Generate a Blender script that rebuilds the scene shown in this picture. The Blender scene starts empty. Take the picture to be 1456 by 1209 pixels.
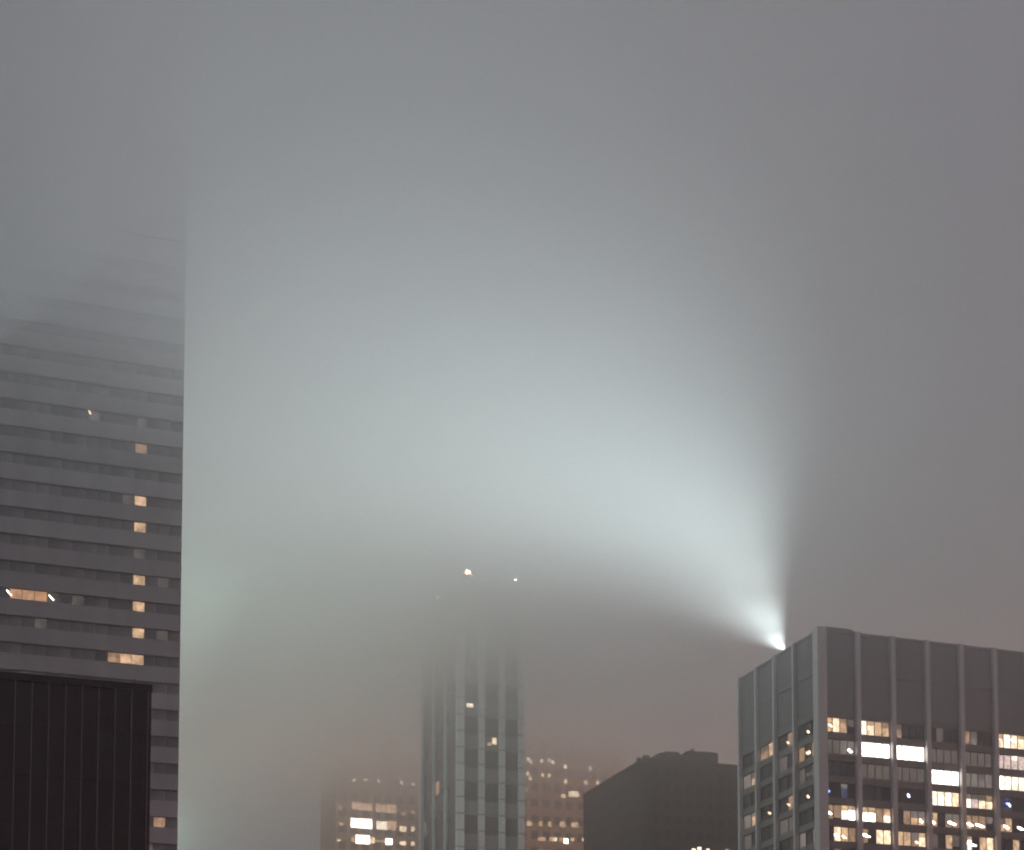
import bpy, math, random
from mathutils import Vector, Matrix
random.seed(11)
S = bpy.context.scene
COL = S.collection
R = math.radians

# ------------------------------------------------------------------ camera
F, CX, PPY, PITCH, ZC = 2335.0, 728.0, 1497.0, R(4.0), 24.0
cam_d = bpy.data.cameras.new("camera")
cam = bpy.data.objects.new("camera", cam_d); COL.objects.link(cam)
cam.location = (0, 0, ZC); cam.rotation_euler = (R(90) + PITCH, 0, 0)
cam_d.sensor_fit = 'HORIZONTAL'; cam_d.sensor_width = 36.0
cam_d.lens = 36.0 * F / 1456.0
cam_d.shift_y = (PPY - 604.5) / 1456.0
cam_d.clip_start = 0.5; cam_d.clip_end = 6000
S.camera = cam
cam_d.dof.use_dof = True; cam_d.dof.focus_distance = 20.0; cam_d.dof.aperture_fstop = 2.7      # a hand-held night shot, slightly soft

# ------------------------------------------------------------------ sky (night: sun far below, city glow)
W = bpy.data.worlds.new("World"); S.world = W; W.use_nodes = True
nt = W.node_tree; nt.nodes.clear()
wo = nt.nodes.new("ShaderNodeOutputWorld")
sky = nt.nodes.new("ShaderNodeTexSky"); sky.sky_type = 'NISHITA'; sky.sun_disc = False
sky.sun_elevation = R(-4); sky.sun_rotation = R(200)
b1 = nt.nodes.new("ShaderNodeBackground"); b1.inputs[1].default_value = 0.05
nt.links.new(sky.outputs[0], b1.inputs[0])
tc = nt.nodes.new("ShaderNodeTexCoord"); sx = nt.nodes.new("ShaderNodeSeparateXYZ")
nt.links.new(tc.outputs["Generated"], sx.inputs[0])
rp = nt.nodes.new("ShaderNodeValToRGB")
SKY_LOW = (0.20, 0.150, 0.115, 1); SKY_MID = (0.140, 0.108, 0.092, 1); SKY_HIGH = (0.206, 0.312, 0.278, 1)
e = rp.color_ramp.elements
e[0].position = 0.0; e[0].color = (0.10, 0.08, 0.065, 1)
e[1].position = 1.0; e[1].color = SKY_HIGH
for p, c in ((0.45, (0.16, 0.12, 0.09, 1)), (0.52, SKY_LOW), (0.60, SKY_LOW), (0.68, SKY_MID), (0.80, SKY_HIGH)):
    q = e.new(p); q.color = c
mr = nt.nodes.new("ShaderNodeMath"); mr.operation = 'MULTIPLY_ADD'; mr.inputs[1].default_value = 0.5; mr.inputs[2].default_value = 0.5
nt.links.new(sx.outputs[2], mr.inputs[0]); nt.links.new(mr.outputs[0], rp.inputs[0])
# the glow turns mauve towards the east side of the city (right of the view)
mp = nt.nodes.new("ShaderNodeMapRange"); mp.inputs[1].default_value = 0.04; mp.inputs[2].default_value = 0.34
nt.links.new(sx.outputs[0], mp.inputs[0])
mx = nt.nodes.new("ShaderNodeMix"); mx.data_type = 'RGBA'; mx.blend_type = 'MULTIPLY'
mx.inputs[7].default_value = (1.08, 0.38, 0.96, 1)
nt.links.new(mp.outputs[0], mx.inputs[0]); nt.links.new(rp.outputs[0], mx.inputs[6])
b2 = nt.nodes.new("ShaderNodeBackground"); b2.inputs[1].default_value = 2.3
nt.links.new(mx.outputs[2], b2.inputs[0])
ad = nt.nodes.new("ShaderNodeAddShader")
nt.links.new(b1.outputs[0], ad.inputs[0]); nt.links.new(b2.outputs[0], ad.inputs[1])
nt.links.new(ad.outputs[0], wo.inputs[0])

S.view_settings.view_transform = 'Standard'; S.view_settings.look = 'None'
S.view_settings.exposure = 0.0; S.view_settings.gamma = 1.0; S.view_settings.use_curve_mapping = False
S.render.dither_intensity = 2.0
cy = S.cycles
cy.max_bounces = 12; cy.volume_bounces = 7; cy.use_adaptive_sampling = True; cy.adaptive_threshold = 0.06; cy.adaptive_min_samples = 32; cy.diffuse_bounces = 2; cy.glossy_bounces = 2
cy.transparent_max_bounces = 48; cy.sample_clamp_indirect = 1.5; cy.sample_clamp_direct = 0
cy.use_denoising = True; cy.caustics_reflective = False; cy.caustics_refractive = False

# ------------------------------------------------------------------ helpers
GRID = math.atan2(R(0) + 771.0, 2335.0)            # street grid turned 18.3 degrees
def ray(u, v):
    xc, yc = (u - CX) / F, (PPY - v) / F
    return Vector((xc, math.cos(PITCH) - math.sin(PITCH) * yc, math.sin(PITCH) + math.cos(PITCH) * yc))
def P(u, v, Y):
    d = ray(u, v); return Vector((0, 0, ZC)) + d * (Y / d.y)
def hit(root, u, v, face='front', off=0.0):
    """local (along, z) where the sight line u,v meets a building face"""
    m = root.matrix_basis.inverted(); o = m @ Vector((0, 0, ZC)); d = m.to_3x3() @ ray(u, v)
    k = 1 if face == 'front' else 0
    t = (off - o[k]) / d[k]; p = o + d * t
    return (p[0] if face == 'front' else p[1]), p[2]

class MB:
    def __init__(s): s.v = []; s.f = []
    def box(s, x0, x1, y0, y1, z0, z1):
        n = len(s.v)
        s.v += [(x0,y0,z0),(x1,y0,z0),(x1,y1,z0),(x0,y1,z0),(x0,y0,z1),(x1,y0,z1),(x1,y1,z1),(x0,y1,z1)]
        s.f += [tuple(n+i for i in q) for q in ((0,3,2,1),(4,5,6,7),(0,1,5,4),(1,2,6,5),(2,3,7,6),(3,0,4,7))]
        return s
    def prism(s, pts, z0, z1):
        n = len(s.v); k = len(pts)
        s.v += [(x, y, z0) for x, y in pts] + [(x, y, z1) for x, y in pts]
        s.f += [tuple(n+i for i in reversed(range(k))), tuple(n+k+i for i in range(k))]
        s.f += [(n+i, n+(i+1)%k, n+k+(i+1)%k, n+k+i) for i in range(k)]
        return s
    def cyl(s, c, ax, r0, r1, L, n=14):
        ax = Vector(ax).normalized(); q = ax.to_track_quat('Z', 'Y'); b = len(s.v)
        for zz, rr in ((0, r0), (L, r1)):
            for i in range(n):
                a = 2*math.pi*i/n
                s.v.append(tuple(Vector(c) + q @ Vector((rr*math.cos(a), rr*math.sin(a), zz))))
        s.f += [tuple(b+i for i in reversed(range(n))), tuple(b+n+i for i in range(n))]
        s.f += [(b+i, b+(i+1)%n, b+n+(i+1)%n, b+n+i) for i in range(n)]
        return s
    def mesh(s, name, mat):
        me = bpy.data.meshes.new(name); me.from_pydata(s.v, [], s.f); me.update()
        if mat: me.materials.append(mat)
        return me
    def build(s, name, mat, parent=None, loc=(0,0,0), **kw):
        return put(name, s.mesh(name, mat), parent, loc, **kw)
def put(name, me, parent=None, loc=(0,0,0), **kw):
    o = bpy.data.objects.new(name, me); COL.objects.link(o); o.location = loc
    if parent: o.parent = parent
    for k, v in kw.items(): o[k] = v
    return o
def thing(name, loc, rz, label, cat, group=None):
    o = bpy.data.objects.new(name, None); COL.objects.link(o)
    o.location = loc; o.rotation_euler = (0, 0, rz); o.empty_display_size = 1
    o['label'] = label; o['category'] = cat
    if group: o['group'] = group
    return o
CACHE = {}
def bx(w, d, h, mat):
    """shared box mesh, min corner at the origin"""
    k = (round(w,3), round(d,3), round(h,3), mat.name)
    if k not in CACHE: CACHE[k] = MB().box(0,w,0,d,0,h).mesh("box", mat)
    return CACHE[k]

# ------------------------------------------------------------------ materials
def mat(name, col, rough=0.7, var=0.18, scale=0.25, metal=0.0, bump=0.15, streak=True):
    m = bpy.data.materials.new(name); m.use_nodes = True; n = m.node_tree; bs = n.nodes["Principled BSDF"]
    bs.inputs["Roughness"].default_value = rough; bs.inputs["Metallic"].default_value = metal
    t = n.nodes.new("ShaderNodeTexCoord"); mpn = n.nodes.new("ShaderNodeMapping")
    mpn.inputs["Scale"].default_value = (1, 1, 0.12 if streak else 1)
    n.links.new(t.outputs["Object"], mpn.inputs[0])
    no = n.nodes.new("ShaderNodeTexNoise"); no.inputs["Scale"].default_value = scale * 4; no.inputs["Detail"].default_value = 5
    n.links.new(mpn.outputs[0], no.inputs["Vector"])
    oi = n.nodes.new("ShaderNodeObjectInfo")
    r = n.nodes.new("ShaderNodeMapRange"); r.inputs[3].default_value = 1-var; r.inputs[4].default_value = 1+var
    n.links.new(no.outputs[0], r.inputs[0])
    r2 = n.nodes.new("ShaderNodeMapRange"); r2.inputs[3].default_value = 1-var*0.35; r2.inputs[4].default_value = 1+var*0.35
    n.links.new(oi.outputs["Random"], r2.inputs[0])
    mu = n.nodes.new("ShaderNodeMath"); mu.operation = 'MULTIPLY'
    n.links.new(r.outputs[0], mu.inputs[0]); n.links.new(r2.outputs[0], mu.inputs[1])
    vm = n.nodes.new("ShaderNodeVectorMath"); vm.operation = 'SCALE'; vm.inputs[0].default_value = col
    if max(col) < 0.03: bs.inputs['Specular IOR Level'].default_value = 0.15
    n.links.new(mu.outputs[0], vm.inputs["Scale"]); n.links.new(vm.outputs[0], bs.inputs["Base Color"])
    return m
def lit(name, col, k, var=0.5, scale=1.6, stretch=(1, 1, 1), samp=False):
    """window glass with a lit room behind it: uneven glow of furniture, blinds and ceiling"""
    m = bpy.data.materials.new(name); m.use_nodes = True; n = m.node_tree; bs = n.nodes["Principled BSDF"]
    bs.inputs["Base Color"].default_value = (0.05, 0.05, 0.05, 1); bs.inputs["Roughness"].default_value = 0.2
    t = n.nodes.new("ShaderNodeTexCoord"); oi = n.nodes.new("ShaderNodeObjectInfo")
    a = n.nodes.new("ShaderNodeVectorMath"); a.operation = 'ADD'
    mpn = n.nodes.new("ShaderNodeMapping"); mpn.inputs["Scale"].default_value = stretch
    n.links.new(t.outputs["Object"], mpn.inputs[0]); n.links.new(mpn.outputs[0], a.inputs[0])
    sc = n.nodes.new("ShaderNodeMath"); sc.operation = 'MULTIPLY'; sc.inputs[1].default_value = 60
    n.links.new(oi.outputs["Random"], sc.inputs[0]); n.links.new(sc.outputs[0], a.inputs[1])
    no = n.nodes.new("ShaderNodeTexNoise"); no.inputs["Scale"].default_value = scale; no.inputs["Detail"].default_value = 3
    n.links.new(a.outputs[0], no.inputs["Vector"])
    r = n.nodes.new("ShaderNodeMapRange"); r.inputs[1].default_value = 0.3; r.inputs[2].default_value = 0.7
    r.inputs[3].default_value = k*(1-var); r.inputs[4].default_value = k*(1+var)
    n.links.new(no.outputs[0], r.inputs[0])
    bs.inputs["Emission Color"].default_value = (*col, 1); n.links.new(r.outputs[0], bs.inputs["Emission Strength"])
    if not samp: m.cycles.emission_sampling = 'NONE'
    return m
M = dict(
    stone=mat('grey_stone', (0.30, 0.285, 0.28)), pale=mat('grey_band_panel', (0.44, 0.42, 0.43), 0.7, 0.3, 0.1),
    pier=mat('pier_stone', (0.60, 0.565, 0.58), 0.6), panel=mat('dark_panel', (0.23, 0.212, 0.225), 0.5),
    spand=mat('spandrel_panel', (0.21, 0.18, 0.175), 0.5), core=mat('dark_core', (0.06, 0.055, 0.055)),
    black=mat('black_cladding', (0.006, 0.006, 0.007), 0.3, 0.6), blackfin=mat('black_fin', (0.11, 0.11, 0.115), 0.35),
    tglass=mat('grey_band_glass', (0.25, 0.242, 0.245), 0.3, 0.8), cglass=mat('tower_glass', (0.095, 0.09, 0.105), 0.25, 0.3), glass=mat('dark_glass', (0.05, 0.052, 0.058), 0.16, 0.3), frame=mat('window_frame', (0.11, 0.10, 0.10), 0.5),
    blind=mat('window_blind', (0.34, 0.31, 0.29), 0.9), cbrick=mat('centre_pier', (0.62, 0.63, 0.65)), cband=mat('centre_band', (0.21, 0.21, 0.22), 0.5), rglass=mat('right_tower_glass', (0.10, 0.09, 0.09), 0.2, 0.3),
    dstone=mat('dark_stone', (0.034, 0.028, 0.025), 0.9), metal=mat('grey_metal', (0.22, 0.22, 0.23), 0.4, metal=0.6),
    far=mat('brown_brick', (0.33, 0.24, 0.19)), gravel=mat('roof_gravel', (0.12, 0.115, 0.11), 0.95, streak=False),
    asphalt=mat('asphalt', (0.05, 0.05, 0.052), 0.9, streak=False), pave=mat('pavement', (0.2, 0.195, 0.19), 0.9, streak=False),
    bluegl=mat('bluish_glass', (0.09, 0.10, 0.16), 0.2),
)
L = {
    'W': lit('lit_white', (1.0, 0.93, 0.82), 5.5, 0.35, samp=True), 'C': lit('lit_cream', (1.0, 0.84, 0.64), 2.1, 0.45, 1.2, samp=True),
    'b': lit('lit_bright', (1.0, 0.74, 0.49), 1.5, 0.5, 1.3), 'w': lit('lit_warm', (1.0, 0.63, 0.37), 0.70, 0.5, 1.1),
    'm': lit('lit_amber', (1.0, 0.60, 0.36), 0.36, 0.5), 'd': lit('lit_dim', (1.0, 0.80, 0.68), 0.11, 0.3, 0.9, (6, 6, 0.4)),
    'e': lit('lit_dim_grey', (1.0, 0.83, 0.74), 0.20, 0.3, 0.9, (6, 6, 0.4)),
    'f': lit('lit_faint', (1.0, 0.85, 0.75), 0.07, 0.6, 0.9), 'p': lit('lit_pink', (1.0, 0.76, 0.68), 0.85, 0.35, 2.2), 'u': lit('lit_blue', (0.42, 0.48, 1.0), 0.08, 0.9),
    'x': lit('lamp_white', (1.0, 0.93, 0.82), 9.0, 0.1), 'y': lit('lamp_warm', (1.0, 0.75, 0.50), 3.0, 0.2),
    'z': lit('lamp_blue', (0.30, 0.40, 1.0), 3.2, 0.3), 's': lit('lit_far_soft', (1.0, 0.62, 0.36), 0.8, 0.4),
    'o': lit('lit_orange', (1.0, 0.52, 0.28), 0.55, 0.25, 2.0),
}

# ------------------------------------------------------------------ air: even haze, and the low cloud deck lying over it
def air(name, x0, x1, y0, y1, z0, z1, dens, col, g, **kw):
    o = MB().box(x0, x1, y0, y1, z0, z1).build(name, None, None, **kw)
    m = bpy.data.materials.new(name + '_air'); m.use_nodes = True; n = m.node_tree; n.nodes.clear()
    out = n.nodes.new("ShaderNodeOutputMaterial"); v = n.nodes.new("ShaderNodeVolumePrincipled")
    v.inputs["Density"].default_value = dens; v.inputs["Color"].default_value = (*col, 1)
    v.inputs["Anisotropy"].default_value = g
    v.inputs["Density Attribute"].default_value = ""; v.inputs["Temperature Attribute"].default_value = ""
    n.links.new(v.outputs[0], out.inputs["Volume"]); o.data.materials.append(m)
    return o
HAZE = 0.0007
air('haze', -520, 620, -60, 840, -1, 200, HAZE, (0.99, 0.99, 0.99), 0.3, kind='stuff')
for i, (h, dn) in enumerate(((58, 0.0008), (76, 0.0013), (89, 0.0022), (98, 0.0048), (105, 0.0105), (112, 0.0190))):
    q = 4 + 3*i
    air('low_cloud', -520+q, 620-q, -60+q, 840-q, ZC+h, ZC+168-i, dn, (0.995, 0.995, 0.995), 0.35, kind='stuff')

# thicker banks drifting inside the deck: one in front of the left tower, two fainter ones over the streets
def bank(c, rad, dens, turn=0.0, seed=0):
    rnd = random.Random(seed); v = []; f = []; n, m = 32, 16
    lobes = [(Vector((rnd.uniform(-1,1), rnd.uniform(-1,1), rnd.uniform(-.6,.6))).normalized(), rnd.uniform(.06,.16)) for _ in range(7)]
    for j in range(1, m):
        for i in range(n):
            d = Vector((math.sin(math.pi*j/m)*math.cos(2*math.pi*i/n), math.sin(math.pi*j/m)*math.sin(2*math.pi*i/n), math.cos(math.pi*j/m)))
            k = 1 + sum(a*math.exp(-6*(1-d.dot(l))) for l, a in lobes)
            v.append((d.x*k*rad[0], d.y*k*rad[1], d.z*k*rad[2]))
    top = len(v); v += [(0, 0, rad[2]), (0, 0, -rad[2])]
    for j in range(m-2):
        for i in range(n): a = j*n; f.append((a+i, a+n+i, a+n+(i+1)%n, a+(i+1)%n))
    for i in range(n): f.append((top, i, (i+1)%n)); f.append((top+1, (m-2)*n+(i+1)%n, (m-2)*n+i))
    o = air('low_cloud', 0, 1, 0, 1, 0, 1, dens, (0.995, 0.995, 0.995), 0.35, kind='stuff')
    me = bpy.data.meshes.new('low_cloud'); me.from_pydata(v, [], f); me.materials.append(o.data.materials[0]); me.update()
    o.data = me; o.location = c; o.rotation_euler = (0, 0, turn)
bank((-102, 180, ZC+136), (64, 46, 44), 0.022, 0.2, 1)
bank((-22, 215, ZC+142), (55, 40, 26), 0.004, 0.5, 2)
bank((40, 235, ZC+150), (60, 45, 24), 0.004, -0.3, 3)

# ------------------------------------------------------------------ ground and streets
MB().box(-3000, 3000, -3000, 3000, -0.5, 0).build('ground', M['asphalt'], None, kind='structure')

# ================================================================== right office tower
c = P(1163, 893, 280)
rt = thing('office_tower', (c.x, c.y, 0), GRID, "wide office tower at the right with pale piers, blank top storeys and many lit windows", 'office building')
ZR = c.z; PW = 1.9; BW = 7.0; FH = 3.84
NB = 8; LD = 32.2
# window rows: head/sill heights measured from the second bay
_, zsill = hit(rt, 1240, 1077, 'front', 0.5)        # row 2 sill
rows = [zsill + FH*(1-k) for k in range(8)]         # sill height of row k (0 = top row)
WH = 2.65
ztop = rows[0] + WH                                  # head of the top row
XW = PW/2 + BW*NB
MB().box(1.1, XW, 1.1, LD-0.6, 0, ZR-0.6).build('core', M['core'], rt)
MB().box(0.9, XW, 0.9, LD-0.6, ZR-0.597, ZR-0.3).build('roof', M['gravel'], rt)
piers = []
pm = MB().box(-0.42, 0.42, -0.35, 0.6, 0, ZR+0.05).mesh('pier', M['pier'])
corner = MB().box(-0.35, 1.45, -0.35, 1.45, 0, ZR+0.25).build('corner_pier', M['pier'], rt)
for i in range(1, NB+1): put('pier', pm, rt, (0.7 + BW*i, 0, 0))
LY = [8.9, 16.4, 23.7, 30.9]
pl = MB().box(-0.35, 0.6, -0.30, 0.30, 0, ZR+0.02).mesh('pier', M['pier'])
for y in LY: put('pier', pl, rt, (0, y, 0))
# blank mechanical storeys: a ribbed panel per bay
def ribbed(w, h):
    b = MB().box(0, w, 0.35, 0.6, 0, h)
    n = int(w/0.62)
    for i in range(n): b.box((i+0.3)*w/n, (i+0.55)*w/n, 0.31, 0.352, 0.3, h-0.5)
    b.box(0, w, 0.15, 0.6, h-0.45, h+0.0); b.box(0, w, 0.2, 0.6, h*0.48, h*0.48+0.18)
    return b
hp = ZR - ztop - 0.9
for i in range(NB):
    x0 = 1.45 if i == 0 else 0.7 + BW*i + 0.5; x1 = 0.7 + BW*(i+1) - 0.5
    ribbed(x1-x0, hp).build('blank_panel', M['panel'], rt, (x0, 0, ztop+0.9))
def leftface(o):  # turn a piece built for the front so that it sits on the left face
    o.rotation_euler = (0, 0, -math.pi/2)
for i in range(4):
    y0 = 1.45 if i == 0 else LY[i-1]+0.3; y1 = LY[i]-0.3
    o = ribbed(y1-y0, hp).build('blank_panel', M['panel'], rt, (0, y1, ztop+0.9)); leftface(o)
# spandrels
for k in range(-1, 8):
    z1 = rows[k]-0.0 if k >= 0 else ztop+0.9
    z0 = rows[k]-(FH-WH) if k >= 0 else ztop
    for i in range(NB):
        x0 = 1.45 if i == 0 else 0.7 + BW*i + 0.5; x1 = 0.7 + BW*(i+1) - 0.5
        put('spandrel', bx(x1-x0, 0.4, z1-z0-0.02, M['spand']), rt, (x0, 0.3, z0+0.01))
    for i in range(4):
        y0 = 1.45 if i == 0 else LY[i-1]+0.3; y1 = LY[i]-0.3
        put('spandrel', bx(0.4, y1-y0, z1-z0-0.02, M['spand']), rt, (0.3, y0, z0+0.01))
lf = MB()
zl = rows[7]-(FH-WH)
while zl > 6:
    lf.box(1.0, XW-0.6, 0.3, 0.9, zl-0.02-WH*0.0-1.2, zl-0.02); lf.box(0.3, 0.9, 1.5, LD-1.6, zl-1.22, zl-0.02); zl -= FH
lf.build('lower_spandrel', M['spand'], rt)

def frame_mesh(w, h, n, d=0.12):
    k = ('fr', round(w,2), round(h,2), n)
    if k not in CACHE:
        b = MB(); t = 0.09
        b.box(0, w, 0, d, 0, t); b.box(0, w, 0, d, h-t, h); b.box(0, t, 0.003, d-0.003, t, h-t); b.box(w-t, w, 0.003, d-0.003, t, h-t)
        for i in range(1, n): b.box(i*w/n-0.05, i*w/n+0.05, 0.006, d-0.006, t, h-t)
        CACHE[k] = b.mesh('window', M['frame'])
    return CACHE[k]
def window(root, x, z, w, h, spec, n=4, off=0.5, left=False):
    """spec: one character per pane, then optional extras ('lamp', fx, fz, len, kind) / ('blind', pane, frac, kind)"""
    panes, extra = spec
    o = put('window', frame_mesh(w, h, n), root, (x, off, z) if not left else (off, x+w, z))
    if left: leftface(o)
    pw = w/n
    for i in range(n):
        ch = panes[i % len(panes)]
        m = M['rglass'] if ch == '.' else M['bluegl'] if ch == 'B' else L[ch]
        put('pane', bx(pw-0.12, 0.03, h-0.2, m), o, (i*pw+0.06, 0.14, 0.1))
    for ex in extra:
        if ex[0] == 'lamp':
            _, fx, fz, ln, kd = ex; hh = 0.42
            b = MB(); s = ln*0.5                      # lamp seen through the glass, its light smear built as a slanting shape
            n0 = len(b.v)
            for yy in (-0.02, 0.05):
                b.v += [(-s, yy, hh*0.9), (-s*0.35, yy, hh), (s, yy, -hh*0.15), (s*0.75, yy, -hh*0.5), (s*0.1, yy, -hh*0.45), (-s*0.95, yy, hh*0.25)]
            b.f += [tuple(range(5, -1, -1)), tuple(range(6, 12))] + [(i, (i+1) % 6, 6+(i+1) % 6, 6+i) for i in range(6)]
            b.build('lamp', L[kd], o, (fx*w, 0.10, fz*h))
        else:
            _, pi_, fr, kd = ex
            m = L[kd] if kd in L else M['blind']
            put('blind', bx(pw-0.14, 0.03, (h-0.22)*fr, m), o, (pi_*pw+0.07, 0.095, 0.11+(h-0.22)*(1-fr)))
    return o
lamp = lambda fx, fz, ln=0.9, k='x': ('lamp', fx, fz, ln, k)
bl = lambda i, fr, k: ('blind', i, fr, k)
FR = [  # front: rows from the top, bays from the corner
 [('wbw.', [lamp(.2,.4,1.0,'y'), bl(3,.5,'d'), bl(2,.3,'m')]), ('Cbww', [bl(1,.3,'w'), bl(3,.4,'m')]), ('m...', [bl(0,.4,'d')]), ('.d..', []), ('me..', [bl(1,.5,'d')]), ('bCbb', [bl(0,.3,'w'), lamp(.62,.55,1.0,'x'), bl(3,.25,'w')]), ('bbw.', [])],
 [('ddee', [lamp(.85,.28,.9)]), ('WWWW', []), ('WWWW', []), ('dddd', []), ('dddd', []), ('pppp', [bl(2,.3,'C')]), ('pp..', [])],
 [('BB..', []), ('dddd', []), ('dddd', []), ('WWWW', []), ('eeee', [bl(2,.4,'d')]), ('WCCC', []), ('CC..', [])],
 [('B.u.', [lamp(.08,.42,.8,'z'), bl(2,.3,'e')]), ('....', []), ('....', [lamp(.47,.5,.7,'z'), lamp(.45,.5,.45,'x')]), ('CCCb', [bl(3,.4,'b')]), ('Cpbb', [bl(0,.35,'e'), bl(1,.35,'d'), bl(2,.4,'d'), bl(3,.45,'m')]), ('uu..', [lamp(.4,.45,1.2,'z'), lamp(.42,.42,.4,'x')]), ('....', [])],
 [('m.CW', [lamp(.12,.38,.9), bl(1,.9,'m'), bl(2,.35,'w'), bl(3,.3,'w')]), ('WWmC', [bl(0,.4,'w'), bl(1,.38,'w'), bl(3,.5,'w')]), ('.mww', [bl(2,.5,'e'), bl(3,.5,'e'), lamp(.86,.3,.7)]), ('w.mm', [lamp(.1,.3,.9), bl(2,.5,'e'), bl(3,.4,'e'), lamp(.75,.3,1.7)]), ('wmm.', [bl(0,.35,'m'), lamp(.2,.3,1.3), lamp(.55,.28,2.0), bl(3,.5,'e')]), ('ww..', [bl(0,.5,'d'), lamp(.3,.33,1.2), lamp(.8,.3,1.3)]), ('....', [])],
 [('.bwm', [lamp(.36,.35,1.0), lamp(.6,.3,1.2,'y'), bl(3,.4,'m')]), ('m.bb', [lamp(.18,.5,1.8), bl(0,.3,'m')]), ('wwmb', [bl(2,.6,'e'), bl(3,.35,'w'), lamp(.75,.25,1.3,'y')]), ('d.w.', [bl(3,.8,'d')]), ('C.wb', [lamp(.25,.4,2.0), bl(0,.25,'w')]), ('..w.', []), ('.w..', [])],
]
pool = ['....', 'dd..', '.m..', 'ww..', '....', 'bw..', '..e.', 'mm.w']
LFS = {(0,0): ('..', [lamp(.5,.35,.9,'y')]), (0,1): ('.m', [lamp(.5,.35,.9,'y')]), (0,2): ('mw', [bl(0,.4,'d')]),
       (1,0): ('m.', [lamp(.45,.4,1.0,'y'), lamp(.55,.4,.7,'y')]), (1,3): ('ew', [bl(1,.5,'d')]), (1,1): ('d.', []),
       (2,0): ('d.', [lamp(.45,.4,.8,'e'), lamp(.6,.4,.6,'e')]), (3,0): ('..', [lamp(.45,.35,.9,'y')]),
       (3,1): ('.m', [lamp(.5,.4,.9,'y')]), (3,2): ('..', [lamp(.5,.4,1.0,'y')]), (3,3): ('ew', [bl(1,.3,'e')]),
       (4,3): ('d.', []), (4,1): ('dd', []), (5,0): ('e.', [])}
for k in range(8):
    for i in range(NB):
        x0 = 1.45 if i == 0 else 0.7 + BW*i + 0.5; x1 = 0.7 + BW*(i+1) - 0.5
        sp = FR[k][i] if k < 6 and i < 7 else (random.choice(pool), [])
        window(rt, x0+0.01, rows[k]+0.01, x1-x0-0.02, WH-0.02, sp)
    for i in range(4):
        y0 = 1.45 if i == 0 else LY[i-1]+0.3; y1 = LY[i]-0.3
        window(rt, y0+0.01, rows[k]+0.01, y1-y0-0.02, WH-0.02, LFS.get((k, 3-i if False else i), ('..', [])), n=2 if i else 3, left=True)
# parapet and small roof plant showing over the front edge
ph = MB().prism([(2.0, 0.8), (7.2, 0.8), (7.2, 4.0), (2.0, 4.0)], ZR-0.3, ZR+0.75).box(7.3, 8.6, 0.9, 3.6, ZR-0.3, ZR+0.45)
ph.box(0.95, XW-0.4, 0.62, 0.88, ZR-0.29, ZR+0.02).box(0.62, 0.88, 1.5, LD-1.6, ZR-0.29, ZR+0.0)
ph.build('parapet', M['panel'], rt)

# floodlight on the left roof edge
ly, lz = hit(rt, 1113, 905, 'left', 1.2)
fl = thing('floodlight', rt.matrix_basis @ Vector((1.7, ly, ZR-0.29)), GRID, "white floodlight on the right tower's roof edge, throwing the broad beam into fog", 'floodlight')
BEAM = Vector((-0.70, -0.55, 0.66)).normalized()
bw_l = Matrix.Rotation(-GRID, 3, 'Z') @ BEAM
MB().cyl((0, 0, 0), (0, 0, 1), 0.10, 0.08, 0.3, 8).box(-0.35, 0.35, -0.45, 0.45, -0.05, 0.06).build('stand', M['metal'], fl)
hc = Vector((0, 0, 0.5))
MB().cyl(hc - bw_l*0.55, bw_l, 0.28, 0.45, 0.75, 18).build('housing', M['metal'], fl)
MB().cyl(hc + bw_l*0.21, bw_l, 0.40, 0.40, 0.02, 18).build('lens', lit('lens_glow', (0.92, 1.0, 0.98), 2, 0.05), fl)
def spot(name, loc, d, size, blend, watt, col, rad=0.3, falloff=False):
    ld = bpy.data.lights.new(name, 'SPOT'); ld.energy = watt; ld.spot_size = R(size); ld.spot_blend = blend
    ld.color = col; ld.shadow_soft_size = rad
    if falloff:                                       # a collimated searchlight loses light more slowly than a bare bulb
        ld.use_nodes = True; n = ld.node_tree; em = n.nodes["Emission"]
        fo = n.nodes.new("ShaderNodeLightFalloff"); fo.inputs[0].default_value = 1.0; fo.inputs[1].default_value = 20000.0
        n.links.new(fo.outputs["Linear"], em.inputs["Strength"])
    o = bpy.data.objects.new(name, ld); COL.objects.link(o); o.location = loc
    o.rotation_euler = Vector(d).to_track_quat('-Z', 'Y').to_euler(); return o
lp = rt.matrix_basis @ Vector((1.7, ly, ZR+0.55)) + BEAM*0.3
spot('floodlight_beam', lp, BEAM, 94, 1.0, 3.7e4, (0.79, 0.965, 0.995), falloff=True)
spot('floodlight_core', lp, BEAM, 84, 1.0, 1.2e5, (0.86, 1.0, 0.99), 0.2)

# ================================================================== left banded tower
c = P(256, 943, 227)
lt = thing('banded_tower', (c.x, c.y, 0), GRID, "tall grey tower at the left edge with horizontal window bands, its top lost in fog", 'office building')
LH = 3.8; LW = 42.0; NF = 42; zb = c.z; PN = 1.65
kb = int((zb - 4)//LH)
ZT = ZC + 150
MB().box(-LW+0.3, -0.5, 0.5, 36, 0, ZT-1).build('core', M['core'], lt)
def li(u, v): x, z = hit(lt, u, v, 'front', 0.3); return int(-x//PN), int(round((z-zb)/LH))
special = {}
for (u, v, s) in ((196,629,'m'),(196,706,'w'),(196,744,'w'),(194,824,'w'),(194,861,'w'),(194,899,'w'),(193,940,'w'),(158,942,'m'),(172,942,'w'),
                  (14,845,'o'),(30,846,'o'),(46,847,'o'),(62,849,'o'),(127,586,'d'),(222,1181,'m')):
    special[li(u, v)] = s
n_p = int(LW//PN)
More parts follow.
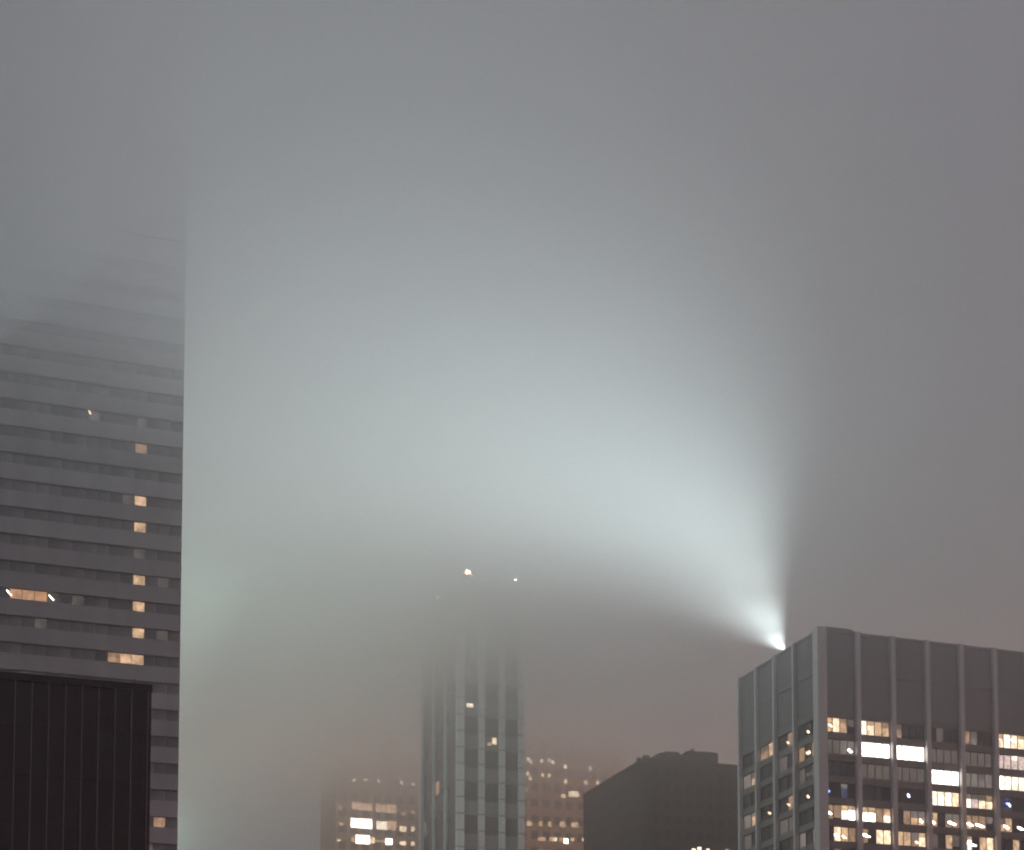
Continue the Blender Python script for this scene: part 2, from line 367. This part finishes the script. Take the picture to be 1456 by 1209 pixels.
for f in range(-8, 34):
    z = zb + f*LH
    if z > ZT-3: break
    b = MB().box(-LW, 0, 0, 0.5, z+0.78, z+LH-0.78)
    b.box(-0.5, 0, 0.503, 36, z+0.78, z+LH-0.78)
    b.build('spandrel', M['pale'], lt)
    detailed = -8 <= f <= 11
    rest = MB()
    band = MB().box(-LW, -0.02, 0.30, 0.36, z-0.77, z-0.70).box(-LW, -0.02, 0.30, 0.36, z+0.70, z+0.77)
    for i in range(n_p+1): band.box(-i*PN-0.03-0.02, -i*PN+0.03-0.02, 0.31, 0.40, z-0.70, z+0.70)
    wb = band.build('window_band', M['frame'], lt)
    for i in range(n_p):
        x0 = -(i+1)*PN+0.03
        if detailed and i < 15:
            s = special.get((i, f)) or ('.' if random.random() > 0.05 else 'f')
            put('pane', bx(PN-0.08, 0.04, 1.38, M['tglass'] if s == '.' else L[s]), wb, (x0, 0.44, z-0.69))
        else: rest.box(x0, x0+PN-0.08, 0.44, 0.48, z-0.69, z+0.69)
    rest.build('pane_row', M['tglass'], wb)
MB().box(-LW, 0, 0, 36, 0, zb-8*LH-0.78).build('lower_wall', M['pale'], lt)
MB().box(-LW, 0.0, 0, 36, ZT-1.0, ZT).build('roof', M['pale'], lt)
# small lamps seen in its rooms
def room_lamp(u, v, w, h, kd):
    x, z = hit(lt, u, v, 'front', 0.40)
    b = MB(); b.v = [(-w, 0, h), (-w+0.12, 0, h+0.03), (w, 0, -h), (w-0.14, 0, -h-0.02)] ; b.v += [(x_, 0.04, z_) for x_, _, z_ in b.v]
    b.f = [(0,3,2,1), (4,5,6,7), (0,1,5,4), (1,2,6,5), (2,3,7,6), (3,0,4,7)]
    b.build('lamp', L[kd], lt, (x, 0.40, z))
room_lamp(13, 843, .38, .32, 'x'); room_lamp(73, 850, .38, .32, 'x'); room_lamp(127, 585, .3, .42, 'y'); room_lamp(169, 944, .5, .12, 'y')
room_lamp(140, 942, .2, .12, 'm'); room_lamp(104, 859, .2, .1, 'm'); room_lamp(222, 1181, .3, .35, 'y'); room_lamp(178, 707, .5, .2, 'd')

# ================================================================== black tower in front of it
c = P(217, 974, 118)
bt = thing('black_tower', (c.x, c.y, 0), GRID, "black glass tower with thin vertical fins in the bottom left corner", 'office building')
ZB = c.z; BWid = 22.0; step = 1.16
MB().box(-BWid+0.2, -0.35, 0.35, 24, 0, ZB-0.4).build('core', M['black'], bt)
MB().box(-BWid, -0.0, 0.0, 24, ZB-0.5, ZB).build('roof_edge', M['black'], bt)
MB().box(-0.34, -0.06, 0.02, 24, 0, ZB-0.5).build('side_wall', M['black'], bt)
fin = MB().box(-0.035, 0.035, -0.10, 0.34, 0, ZB-0.5).mesh('fin', M['blackfin'])
nb = int(BWid/step)
for i in range(nb+1):
    put('fin', fin, bt, (-0.30-i*step, 0, 0))
FH2 = 3.6
for i in range(nb):
    for k in range(5):
        z1 = ZB-0.55-k*FH2
        put('glass_panel', bx(step-0.08, 0.05, FH2-0.5, M['black']), bt, (-0.30-(i+1)*step+0.04, 0.24+random.uniform(-.012,.012), z1-FH2+0.5))
    put('glass_panel', bx(step-0.08, 0.05, ZB-0.6-5*FH2, M['black']), bt, (-0.30-(i+1)*step+0.04, 0.24, 0))
MB().cyl((-1.2, 0.4, ZB), (0,0,1), 0.03, 0.02, 0.5, 6).cyl((-12.5, 0.5, ZB), (0,0,1), 0.2, 0.2, 0.12, 8).build('roof_vent', M['blackfin'], bt)

# ================================================================== centre tower with pale piers
c = P(650, 818, 375)
ct = thing('pier_tower', (c.x, c.y, 0), GRID, "slender grey tower with pale vertical piers in the middle, fading upward into the fog", 'office building')
ZTc = c.z; CWd = 16.6; CD = 32.0; CF = 3.9
MB().box(0.9, CWd-0.4, 0.9, CD, 0, ZTc-0.5).build('core', M['core'], ct)
MB().box(0.3, CWd-0.1, 0.3, CD, ZTc-0.5, ZTc-0.1).build('roof', M['gravel'], ct)
_, zj = hit(ct, 656, 1109, 'front', 0)       # a pier joint
px = [(0, 1.9), (5.35, 1.5), (10.35, 1.5), (15.1, 1.5)]
py = [(9.9, 1.1), (20.3, 1.1), (31.0, 1.1)]
kmin, kmax = -5, int((ZTc-zj)/CF)
for (x0, w) in px:
    for k in range(kmin, kmax+1):
        z0 = zj+k*CF; z1 = min(z0+CF, ZTc+0.3)
        put('pier_block', bx(w, 1.0, z1-z0-0.32, M['cbrick']), ct, (x0, random.uniform(-.02,.02), z0+0.16))
    MB().box(x0+0.03, x0+w-0.03, 0.08, 0.95, 0, ZTc).build('pier_shaft', M['stone'], ct)
for (y0, w) in py:
    for k in range(kmin, kmax+1):
        z0 = zj+k*CF; z1 = min(z0+CF, ZTc+0.3)
        put('pier_block', bx(1.0, w, z1-z0-0.10, M['cbrick']), ct, (random.uniform(-.02,.02), y0, z0+0.05))
    MB().box(0.08, 0.95, y0+0.03, y0+w-0.03, 0, ZTc).build('pier_shaft', M['stone'], ct)
# bays: tall glazed stretch two storeys high, then a solid band
_, zs = hit(ct, 670, 1102, 'front', 0.5)
bays = [(1.9, 5.35), (6.85, 10.35), (11.85, 15.1)]
lb = [(1.0, 9.9), (11.0, 20.3), (21.4, 31.0)]
PER = 2*CF
for k in range(-3, int((ZTc-zs)/PER)+1):
    z0 = zs + k*PER
    for (x0, x1) in bays:
        put('spandrel', bx(x1-x0, 0.4, 3.4, M['cband']), ct, (x0, 0.5, z0-1.7))
        for q in range(3):
            pw = (x1-x0)/3
            o = put('glass_panel', bx(pw-0.06, 0.05, PER-3.5, M['cglass']), ct, (x0+q*pw+0.03, 0.62, z0+1.75))
    for (y0, y1) in lb:
        put('spandrel', bx(0.4, y1-y0, 3.4, M['cglass']), ct, (0.5, y0, z0-1.7))
        for q in range(2):
            pw = (y1-y0)/2
            put('glass_panel', bx(0.05, pw-0.06, PER-3.5, M['cglass']), ct, (0.62, y0+q*pw+0.03, z0+1.75))
def ct_lit(u, v, w, h, kd, face='front'):
    a, z = hit(ct, u, v, face, 0.45)
    if face == 'front': put('lit_window', bx(w, 0.05, h, L[kd]), ct, (a-w/2, 0.45, z-h/2))
    else: put('lit_window', bx(0.05, w, h, L[kd]), ct, (0.45, a-w/2, z-h/2))
ct_lit(668, 1003, 1.6, 0.9, 'C'); ct_lit(703, 1054, 1.0, 1.5, 'b'); ct_lit(696, 1058, 1.0, .8, 'w'); ct_lit(622, 1121, 3.0, 3.2, 'm', 'left')
ct_lit(668, 957, 1.2, .6, 'w'); ct_lit(604, 1178, 2.5, 3.0, 'd', 'left')

# roof-edge lamps of the centre tower
def roof_lamp(u, v, face, r, label, watt, col, k):
    a, z = hit(ct, u, v, face, 0.5)
    loc = ct.matrix_basis @ (Vector((a, 0.5, ZTc)) if face == 'front' else Vector((0.5, a, ZTc)))
    t = thing('roof_lamp', loc, GRID, label, 'lamp', 'lamps along the roof edge of the middle tower')
    hgt = max(0.5, z-ZTc)
    MB().cyl((0,0,-0.3), (0,0,1), 0.08, 0.06, hgt+0.3, 8).build('post', M['metal'], t)
    b = MB(); 
    for zz, r0, r1, l in ((0, r*.5, r, r*.5), (r*.5, r, r, r*.6), (r*1.1, r, r*.45, r*.5)): b.cyl((0,0,hgt+zz), (0,0,1), r0, r1, l, 10)
    b.build('lantern', lit('lantern_glow', col, k, 0.05), t)
    if watt:
        ld = bpy.data.lights.new('roof_lamp_light', 'POINT'); ld.energy = watt; ld.color = col; ld.shadow_soft_size = 0.12
        o = bpy.data.objects.new('roof_lamp_light', ld); COL.objects.link(o); o.location = loc + Vector((0.0, 0.0, hgt+r*0.8))
roof_lamp(665, 817, 'front', 0.75, "large warm lamp at the left corner of the middle tower's roof, with a soft halo", 2500, (1.0, 0.55, 0.34), 110)
roof_lamp(733, 830, 'front', 0.28, "small white lamp near the right end of the middle tower's roof edge", 60, (1.0, 0.90, 0.78), 160)
roof_lamp(623, 856, 'left', 0.25, "faint tiny lamp on the left-hand roof edge of the middle tower", 0, (1.0, 0.98, 0.95), 50)

# ================================================================== dark building between centre and right
c = P(916, 1077, 372)
db = thing('dark_building', (c.x, c.y, 0), GRID, "unlit dark building with stepped roof clutter between the middle and right towers", 'building')
ZD = c.z
DX, DY = 40.0, 39.5
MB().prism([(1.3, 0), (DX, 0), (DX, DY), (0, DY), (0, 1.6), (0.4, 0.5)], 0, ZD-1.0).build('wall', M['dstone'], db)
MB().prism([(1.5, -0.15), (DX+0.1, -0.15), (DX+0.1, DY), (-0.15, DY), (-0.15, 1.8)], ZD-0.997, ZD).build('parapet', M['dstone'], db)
x1, z1 = hit(db, 943, 1076, 'front', 5); x2, _ = hit(db, 976, 1077, 'front', 5)
MB().box(x1-1.0, x2, 5, 16, ZD, z1+0.9).box(x1+1, x2-1.5, 5.5, 12, z1+0.9, z1+1.5).build('roof_house', M['dstone'], db)
x1, z1 = hit(db, 978, 1068, 'front', 6); x2, _ = hit(db, 1021, 1074, 'front', 6)
MB().prism([(x1, 6), (x2, 6), (x2, 20), (x1, 20)], ZD, z1+0.1).build('plant_room', M['dstone'], db)
MB().box(x1+4.5, x2-0.3, 7, 12, z1+0.1, z1+0.5).cyl((x1+1.6, 7, z1), (0,0,1), .5, .5, .9, 10).build('roof_vent', M['metal'], db)
x1, _ = hit(db, 931, 1080, 'front', 2); MB().cyl((x1-2.0, 2.5, ZD), (0,0,1), 0.9, 0.9, 1.0, 12).cyl((x1-3.4, 3.5, ZD), (0,0,1), 0.5, 0.5, 0.7, 12).build('roof_tank', M['dstone'], db)
wn = MB()
for k in range(9):
    z = ZD - 4.2 - k*3.6
    for i in range(14): wn.box(2.2+i*2.7, 3.7+i*2.7, -0.04, 0.02, z, z+1.9)
    for i in range(13): wn.box(-0.04, 0.02, 2.6+i*2.8, 4.2+i*2.8, z, z+1.9)
wn.build('window_grid', M['black'], db, kind='stuff')
for (u, v) in ((984, 1209), (992, 1207), (1004, 1209), (1032, 1210)):
    a, z = hit(db, u, v, 'front', -0.1)
    put('lit_window', bx(0.9, 0.05, 0.7, L['y' if u < 1000 else 'b']), db, (a, -0.12, z-0.3))

# ================================================================== far buildings behind, with warm windows
def far_block(u0, v0, Y, wid, dep, label, lights, cols, pitch, fh, name='far_building'):
    c = P(u0, v0, Y)
    t = thing(name, (c.x, c.y, 0), GRID, label, 'building')
    MB().box(0, wid, 0, dep, 0, c.z-0.6).build('wall', M['far'], t)
    MB().box(-0.2, wid+0.2, -0.2, dep, c.z-0.597, c.z).build('parapet', M['far'], t)
    MB().box(wid*.3, wid*.6, dep*.3, dep*.6, c.z, c.z+4).build('roof_house', M['far'], t)
    # dark window openings per floor
    g = bx(pitch*0.62, 0.06, fh*0.5, M['glass'])
    for k in range(8):
        for i in range(cols): put('window', g, t, (1.0+i*pitch, -0.08, c.z-4.5-k*fh))
    for (u, v, w, h, kd) in lights:
        a, z = hit(t, u, v, 'front', -0.15)
        o = put('lit_window', bx(w, 0.05, h, L[kd]), t, (a-w/2, -0.18, z-h/2))
        if w > 4:                                  # mullions across a wide window
            mbm = MB()
            for q in range(1, 4): mbm.box(w*q/4-.05, w*q/4+.05, -0.04, -0.002, 0, h)
            mbm.build('mullion', M['frame'], o)
    return t
A = []
for u, v in ((502,1063),(511,1065),(520,1065),(571,1068),(587,1071)): A.append((u, v, .9, .8, 'b'))
for u, v in ((504,1109),(520,1109),(538,1111),(571,1113),(588,1115)): A.append((u, v, 1.1, 1.0, 'b'))
A += [(515,1147,6.2,2.2,'s'), (549,1150,6.2,2.4,'s'), (484,1149,.9,.9,'w'), (574,1157,1.4,.8,'w'), (587,1155,1.0,.8,'w'),
      (514,1171,6.4,2.8,'W'), (543,1174,3.2,2.4,'C'), (556,1174,3.2,2.6,'w'), (573,1179,2.0,1.5,'b'), (587,1179,1.0,1.4,'b'), (485,1172,1.2,1.0,'w'),
      (503,1194,1.4,1.4,'w'), (516,1194,4.2,2.6,'W'), (530,1195,1.2,1.8,'b'), (540,1196,2.6,.6,'w'), (553,1197,2.0,1.7,'x'), (573,1199,1.8,1.2,'b'), (587,1200,1.0,1.2,'b'), (482,1195,1.0,.6,'b'),
      (562,1212,3,1.5,'w'),(520,1216,5,2,'b')]
far_block(478, 1046, 480, 25.5, 22, "brown office block left of the middle tower with glowing wide windows, half hidden by fog", A, 7, 3.5, 4.9)
Bl = []
for u, v in ((751,1080),(755,1083),(770,1082),(781,1081),(786,1084),(804,1090),(839,1093)): Bl.append((u, v, .9, 1.0, 'C'))
for u, v in ((750,1100),(754,1107),(772,1102),(781,1103),(804,1111),(833,1113),(850,1113)): Bl.append((u, v, .9, 1.1, 'b'))
Bl += [(749,1123,.6,1.0,'w'), (801,1132,1.2,1.0,'b'), (816,1129,3.0,1.6,'b'), (815,1128,1.0,.8,'C')]
for u in (753,769,782,800,815,820): Bl.append((u, 1171+(u-753)*.03, 1.7 if u in (753,800) else 1.1, 1.4, 'w'))
for u in (768,773,784,789,798,814): Bl.append((u, 1193+(u-768)*.02, 1.2, 1.1, 'w' if u != 789 else 'b'))
Bl += [(805,1196,1.2,1.3,'x'), (829,1194,.5,.9,'b'), (775,1212,4,1.5,'w')]
far_block(700, 1052, 455, 40, 20, "brown building right of the middle tower dotted with small warm lights, behind the dark building", Bl, 11, 3.5, 4.6)

# ================================================================== pale green floodlight on the roof of a lower block behind the banded tower
g0 = P(236, 1206, 318)
hb = thing('low_block', (g0.x, g0.y, 0), GRID, "lower grey block standing close behind the banded tower", 'building')
MB().box(-30, 0, 0, 24, 0, g0.z-1).build('wall', M['stone'], hb)
MB().box(-30.2, 0.2, -0.2, 24.2, g0.z-0.997, g0.z-0.2).build('parapet', M['stone'], hb)
gp = hb.matrix_basis @ Vector((-5.0, 1.5, g0.z-0.2))
gl = thing('roof_floodlight', gp, GRID, "green-white floodlight on the low block, hidden behind the banded tower's right edge", 'floodlight')
MB().cyl((0,0,0), (0,0,1), .10, .08, 0.9, 8).build('stand', M['metal'], gl)
MB().cyl((-0.1,0,1.0), (0.5,-.1,.85), .25, .42, .7, 14).build('housing', M['metal'], gl)
spot('roof_floodlight_beam', gp + Vector((0.7, 0, 2.2)), (0.85, -0.05, 0.45), 165, 0.9, 0.8e5, (0.66, 1.0, 0.84), 0.4)
spot('roof_floodlight_upbeam', gp + Vector((0.2, 0, 2.4)), (0.10, 0.0, 1), 44, 1.0, 2.4e5, (0.72, 1.0, 0.88), 0.4)

# ================================================================== sodium street lamps down between the blocks, the source of the warm glow
def street_lamp(x, y, watt):
    t = thing('street_lamp', (x, y, 0), GRID, "tall sodium street lamp down in the streets behind the towers", 'street lamp', 'sodium lamps in the streets')
    MB().cyl((0,0,0), (0,0,1), .12, .07, 9.0, 8).build('pole', M['metal'], t)
    MB().cyl((0,0,8.9), (0,-1,.08), .05, .05, 1.8, 6).build('arm', M['metal'], t)
    MB().box(-.15, .15, -2.3, -1.5, 8.98, 9.12).build('lamp_head', lit('sodium_glow', (1.0, .55, .25), 30, .05), t)
    ld = bpy.data.lights.new('street_lamp_light', 'POINT'); ld.energy = watt; ld.color = (1.0, .50, .25); ld.shadow_soft_size = .6
    o = bpy.data.objects.new('street_lamp_light', ld); COL.objects.link(o)
    o.location = t.matrix_basis @ Vector((0, -1.9, 8.0))
for x, y, w in ((-28, 425, 2.8e5), (75, 330, 1.5e5), (40, 425, 5e5), (120, 440, 3e5), (150, 250, 1.5e5)):
    street_lamp(x, y, w*0.40)
